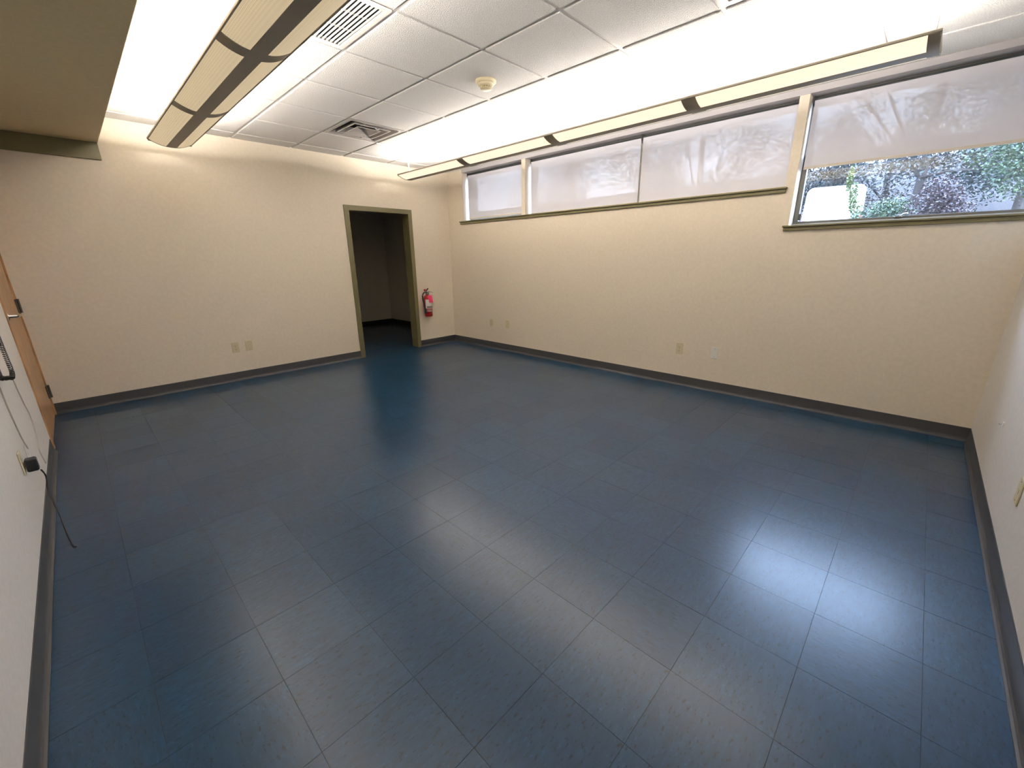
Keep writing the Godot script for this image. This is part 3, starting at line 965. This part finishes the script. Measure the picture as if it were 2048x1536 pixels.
func build_outside():
	M.leaf = mat(Color.WHITE, 0.6)
	M.leaf.vertex_color_use_as_albedo = true
	M.leaf.backlight_enabled = true
	M.leaf.backlight = Color(0.25, 0.3, 0.2)
	M.leaf_mesh = leaf_mesh()
	M.bark = mat(rgb(40, 34, 32), 0.9)  # bark tone with the shade under the trees put in
	var ground := mat(Color.WHITE, 0.95)
	ground.albedo_texture = grain_texture(256, rgb(64, 64, 62), [[noise_img(256, 0.05, 71, 4), 0.5]])
	triplanar(ground, 0.6)
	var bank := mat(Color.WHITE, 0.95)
	bank.albedo_texture = grain_texture(256, rgb(33, 27, 25), [[noise_img(256, 0.04, 72, 4), 0.9]])  # litter brown made darker to hold the shade of an unbuilt canopy
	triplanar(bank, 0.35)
	var G := 1.38
	var g := bx("ground_outside", Vector3(0.63, G - 0.3, -40), Vector3(45, G, 40), ground, self)
	tag(g, "grey paved ground outside the windows", "ground")
	g.set_meta("kind", "structure")
	# rising bank behind the parked van
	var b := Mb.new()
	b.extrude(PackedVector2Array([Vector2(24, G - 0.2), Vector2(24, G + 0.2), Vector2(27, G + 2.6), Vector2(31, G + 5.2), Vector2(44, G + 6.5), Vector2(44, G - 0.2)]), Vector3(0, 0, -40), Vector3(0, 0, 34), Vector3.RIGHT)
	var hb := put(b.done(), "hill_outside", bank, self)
	tag(hb, "leaf-littered bank, its brown darkened to hold tree shade, behind the van and shrubs", "hillside")
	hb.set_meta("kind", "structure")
	build_van(G)
	var lin := func(c: Color) -> Color: return c.srgb_to_linear()
	var green := [lin.call(rgb(86, 122, 78)), lin.call(rgb(104, 142, 96)), lin.call(rgb(74, 104, 84)), lin.call(rgb(128, 150, 96))]
	var dark := [lin.call(rgb(62, 78, 76)), lin.call(rgb(74, 92, 84)), lin.call(rgb(88, 96, 100)), lin.call(rgb(104, 92, 96))]
	var plum := [lin.call(rgb(86, 58, 68)), lin.call(rgb(104, 70, 80)), lin.call(rgb(70, 50, 62)), lin.call(rgb(122, 86, 88))]
	var brown := [lin.call(rgb(132, 104, 86)), lin.call(rgb(112, 92, 90)), lin.call(rgb(98, 98, 84)), lin.call(rgb(150, 122, 96))]
	var lime := [lin.call(rgb(140, 168, 84)), lin.call(rgb(120, 156, 84)), lin.call(rgb(160, 178, 104))]
	# green shrub right of the van
	var s := thing("shrub", "green leafy shrub right of the white van", "shrub", Vector3(14.0, G, 4.0))
	stems(s, Vector3.ZERO, [Vector3(0.1, 0.9, 0.4), Vector3(0, 1.1, -0.3), Vector3(0.1, 0.8, 1.0)], 0.03)
	foliage(s, [[Vector3(0, 0.8, 0.0), Vector3(0.7, 0.75, 0.75)], [Vector3(0.1, 0.75, 0.8), Vector3(0.7, 0.75, 0.8)], [Vector3(0, 1.1, 0.4), Vector3(0.6, 0.55, 0.6)]], 6500, 0.085, green, 81)
	# plum-coloured shrub
	s = thing("shrub", "dark plum-leaved shrub in the middle of the clear window", "shrub", Vector3(13.0, G, 5.35))
	stems(s, Vector3.ZERO, [Vector3(0.1, 1.3, 0.3), Vector3(0, 1.5, -0.2), Vector3(0.1, 1.1, -0.5)], 0.04)
	foliage(s, [[Vector3(0, 0.9, 0.0), Vector3(0.8, 0.9, 0.75)], [Vector3(0.1, 1.4, 0.05), Vector3(0.6, 0.65, 0.5)], [Vector3(0, 0.7, 0.45), Vector3(0.7, 0.7, 0.5)]], 10000, 0.07, plum, 82)
	# lime vine leaning along the van
	s = thing("vine", "bright lime vine climbing between the van and the shrub", "vine", Vector3(15.0, G, 3.55))
	stems(s, Vector3.ZERO, [Vector3(0, 2.6, -0.55)], 0.02)
	foliage(s, [[Vector3(0, 0.6, -0.05), Vector3(0.2, 0.5, 0.26)], [Vector3(0, 1.2, -0.15), Vector3(0.18, 0.5, 0.18)], [Vector3(0, 1.8, -0.32), Vector3(0.15, 0.5, 0.13)], [Vector3(0, 2.4, -0.5), Vector3(0.12, 0.45, 0.09)]], 2200, 0.085, lime, 83)
	# trees and brush behind
	var tree := func(label: String, at: Vector3, h: float, rad: float, tones: Array, n: int, leaf: float, sd: int):
		var t := thing("tree", label, "tree", at, "trees beyond the windows")
		var tb := Mb.new()
		tb.tube(PackedVector3Array([Vector3.ZERO, Vector3(0.05, h * 0.4, 0.08), Vector3(-0.05, h * 0.8, 0.0)]), 0.14, 9)
		put(tb.done(), "trunk", M.bark, t)
		var r := RandomNumberGenerator.new()
		r.seed = sd
		var blobs := []
		var tips := []
		for k in 12:
			var c := Vector3(r.randf_range(-0.8, 0.8) * rad, h * r.randf_range(0.28, 0.95), r.randf_range(-0.9, 0.9) * rad)
			blobs.append([c, Vector3.ONE * rad * r.randf_range(0.35, 0.55)])
			if k < 5: tips.append(c)
		stems(t, Vector3(0, h * 0.35, 0), tips, 0.05)
		foliage(t, blobs, n, leaf, tones, sd)
	tree.call("loose green tree with sky holes at the right of the clear window", Vector3(15.5, G, 7.3), 6.5, 1.9, green, 12000, 0.105, 91)
	tree.call("tall dark tree seen faintly through the half-raised shade", Vector3(20.0, G, 4.6), 8.0, 2.7, dark, 12000, 0.14, 92)
	tree.call("dark tree rising behind the white van", Vector3(21.0, G, 0.4), 5.6, 2.4, dark, 12000, 0.14, 93)
	tree.call("brownish tree low on the bank behind the shrubs", Vector3(25.0, G + 0.8, 3.2), 5.0, 2.2, brown, 12000, 0.12, 94)
	tree.call("tall dark tree behind the plum shrub", Vector3(22.5, G, 7.6), 8.0, 2.9, dark, 12000, 0.14, 95)
	tree.call("broad added tree that blocks sky light from the small shade by the far corner", Vector3(9.0, G, -10.0), 8.5, 3.2, green, 8000, 0.18, 97)  # unseen behind the cloth; added to dim the sky on it
	tree.call("dark added tree that blocks sky light from the shade left of the mullion", Vector3(14.0, G, -8.0), 9.0, 3.2, dark, 8000, 0.19, 98)  # likewise unseen, added to keep bright sky off the cloth
	tree.call("dark tree far left behind the lowered shades", Vector3(21.0, G, -4.5), 7.5, 3.0, dark, 8000, 0.18, 96)

func build_van(G: float):
	var v := thing("van", "white boxy van parked outside the clear window", "van", Vector3(17.0, G, 2.42))
	v.rotation.y = 0.13
	var white := mat(rgb(246, 247, 250), 0.35)
	# rear face towards the window; body section in (z, y), extruded away along x
	var sec := PackedVector2Array()
	for k in 5:
		var t := PI * 0.5 * k / 4.0
		sec.append(Vector2(0.92 - 0.22 + 0.22 * sin(PI * 0.5 - t), 2.45 - 0.24 + 0.24 * sin(t)))
	for k in 5:
		var t := PI * 0.5 * k / 4.0
		sec.append(Vector2(-0.92 + 0.22 - 0.22 * sin(t), 2.45 - 0.24 + 0.24 * cos(t)))
	sec.append(Vector2(-0.98, 0.45))
	sec.append(Vector2(0.98, 0.45))
	var b := Mb.new()
	b.extrude(sec, Vector3.ZERO, Vector3(5.0, 0, 0), Vector3.BACK)
	put(b.done(), "body", white, v)
	for s in [-1, 1]:
		bx("rear_door", Vector3(-0.03, 0.55, minf(s * 0.012, s * 0.78)), Vector3(0.0, 2.22, maxf(s * 0.012, s * 0.78)), white, v, 0.012)
		bx("tail_light", Vector3(-0.03, 0.95, minf(s * 0.84, s * 0.94)), Vector3(0.0, 1.35, maxf(s * 0.84, s * 0.94)), mat(rgb(150, 24, 24), 0.2), v, 0.01)
	bx("gutter_strip", Vector3(-0.012, 1.0, 0.80), Vector3(0.0, 2.25, 0.815), M.alum, v)
	bx("door_handle", Vector3(-0.05, 1.24, -0.72), Vector3(-0.03, 1.27, -0.10), M.alum, v, 0.004)
	bx("bumper", Vector3(-0.12, 0.40, -0.95), Vector3(0.0, 0.56, 0.95), M.black_plastic, v, 0.02)
	for x in [0.8, 4.1]:
		for s in [-1, 1]:
			var w := Mb.new()
			w.lathe(PackedVector2Array([Vector2(0, -0.1), Vector2(0.20, -0.1), Vector2(0.33, -0.09), Vector2(0.34, 0), Vector2(0.33, 0.09), Vector2(0.20, 0.1), Vector2(0, 0.1)]), Vector3(x, 0.34, s * 0.86), 20, Vector3.BACK)
			put(w.done(), "wheel", M.black_plastic, v)
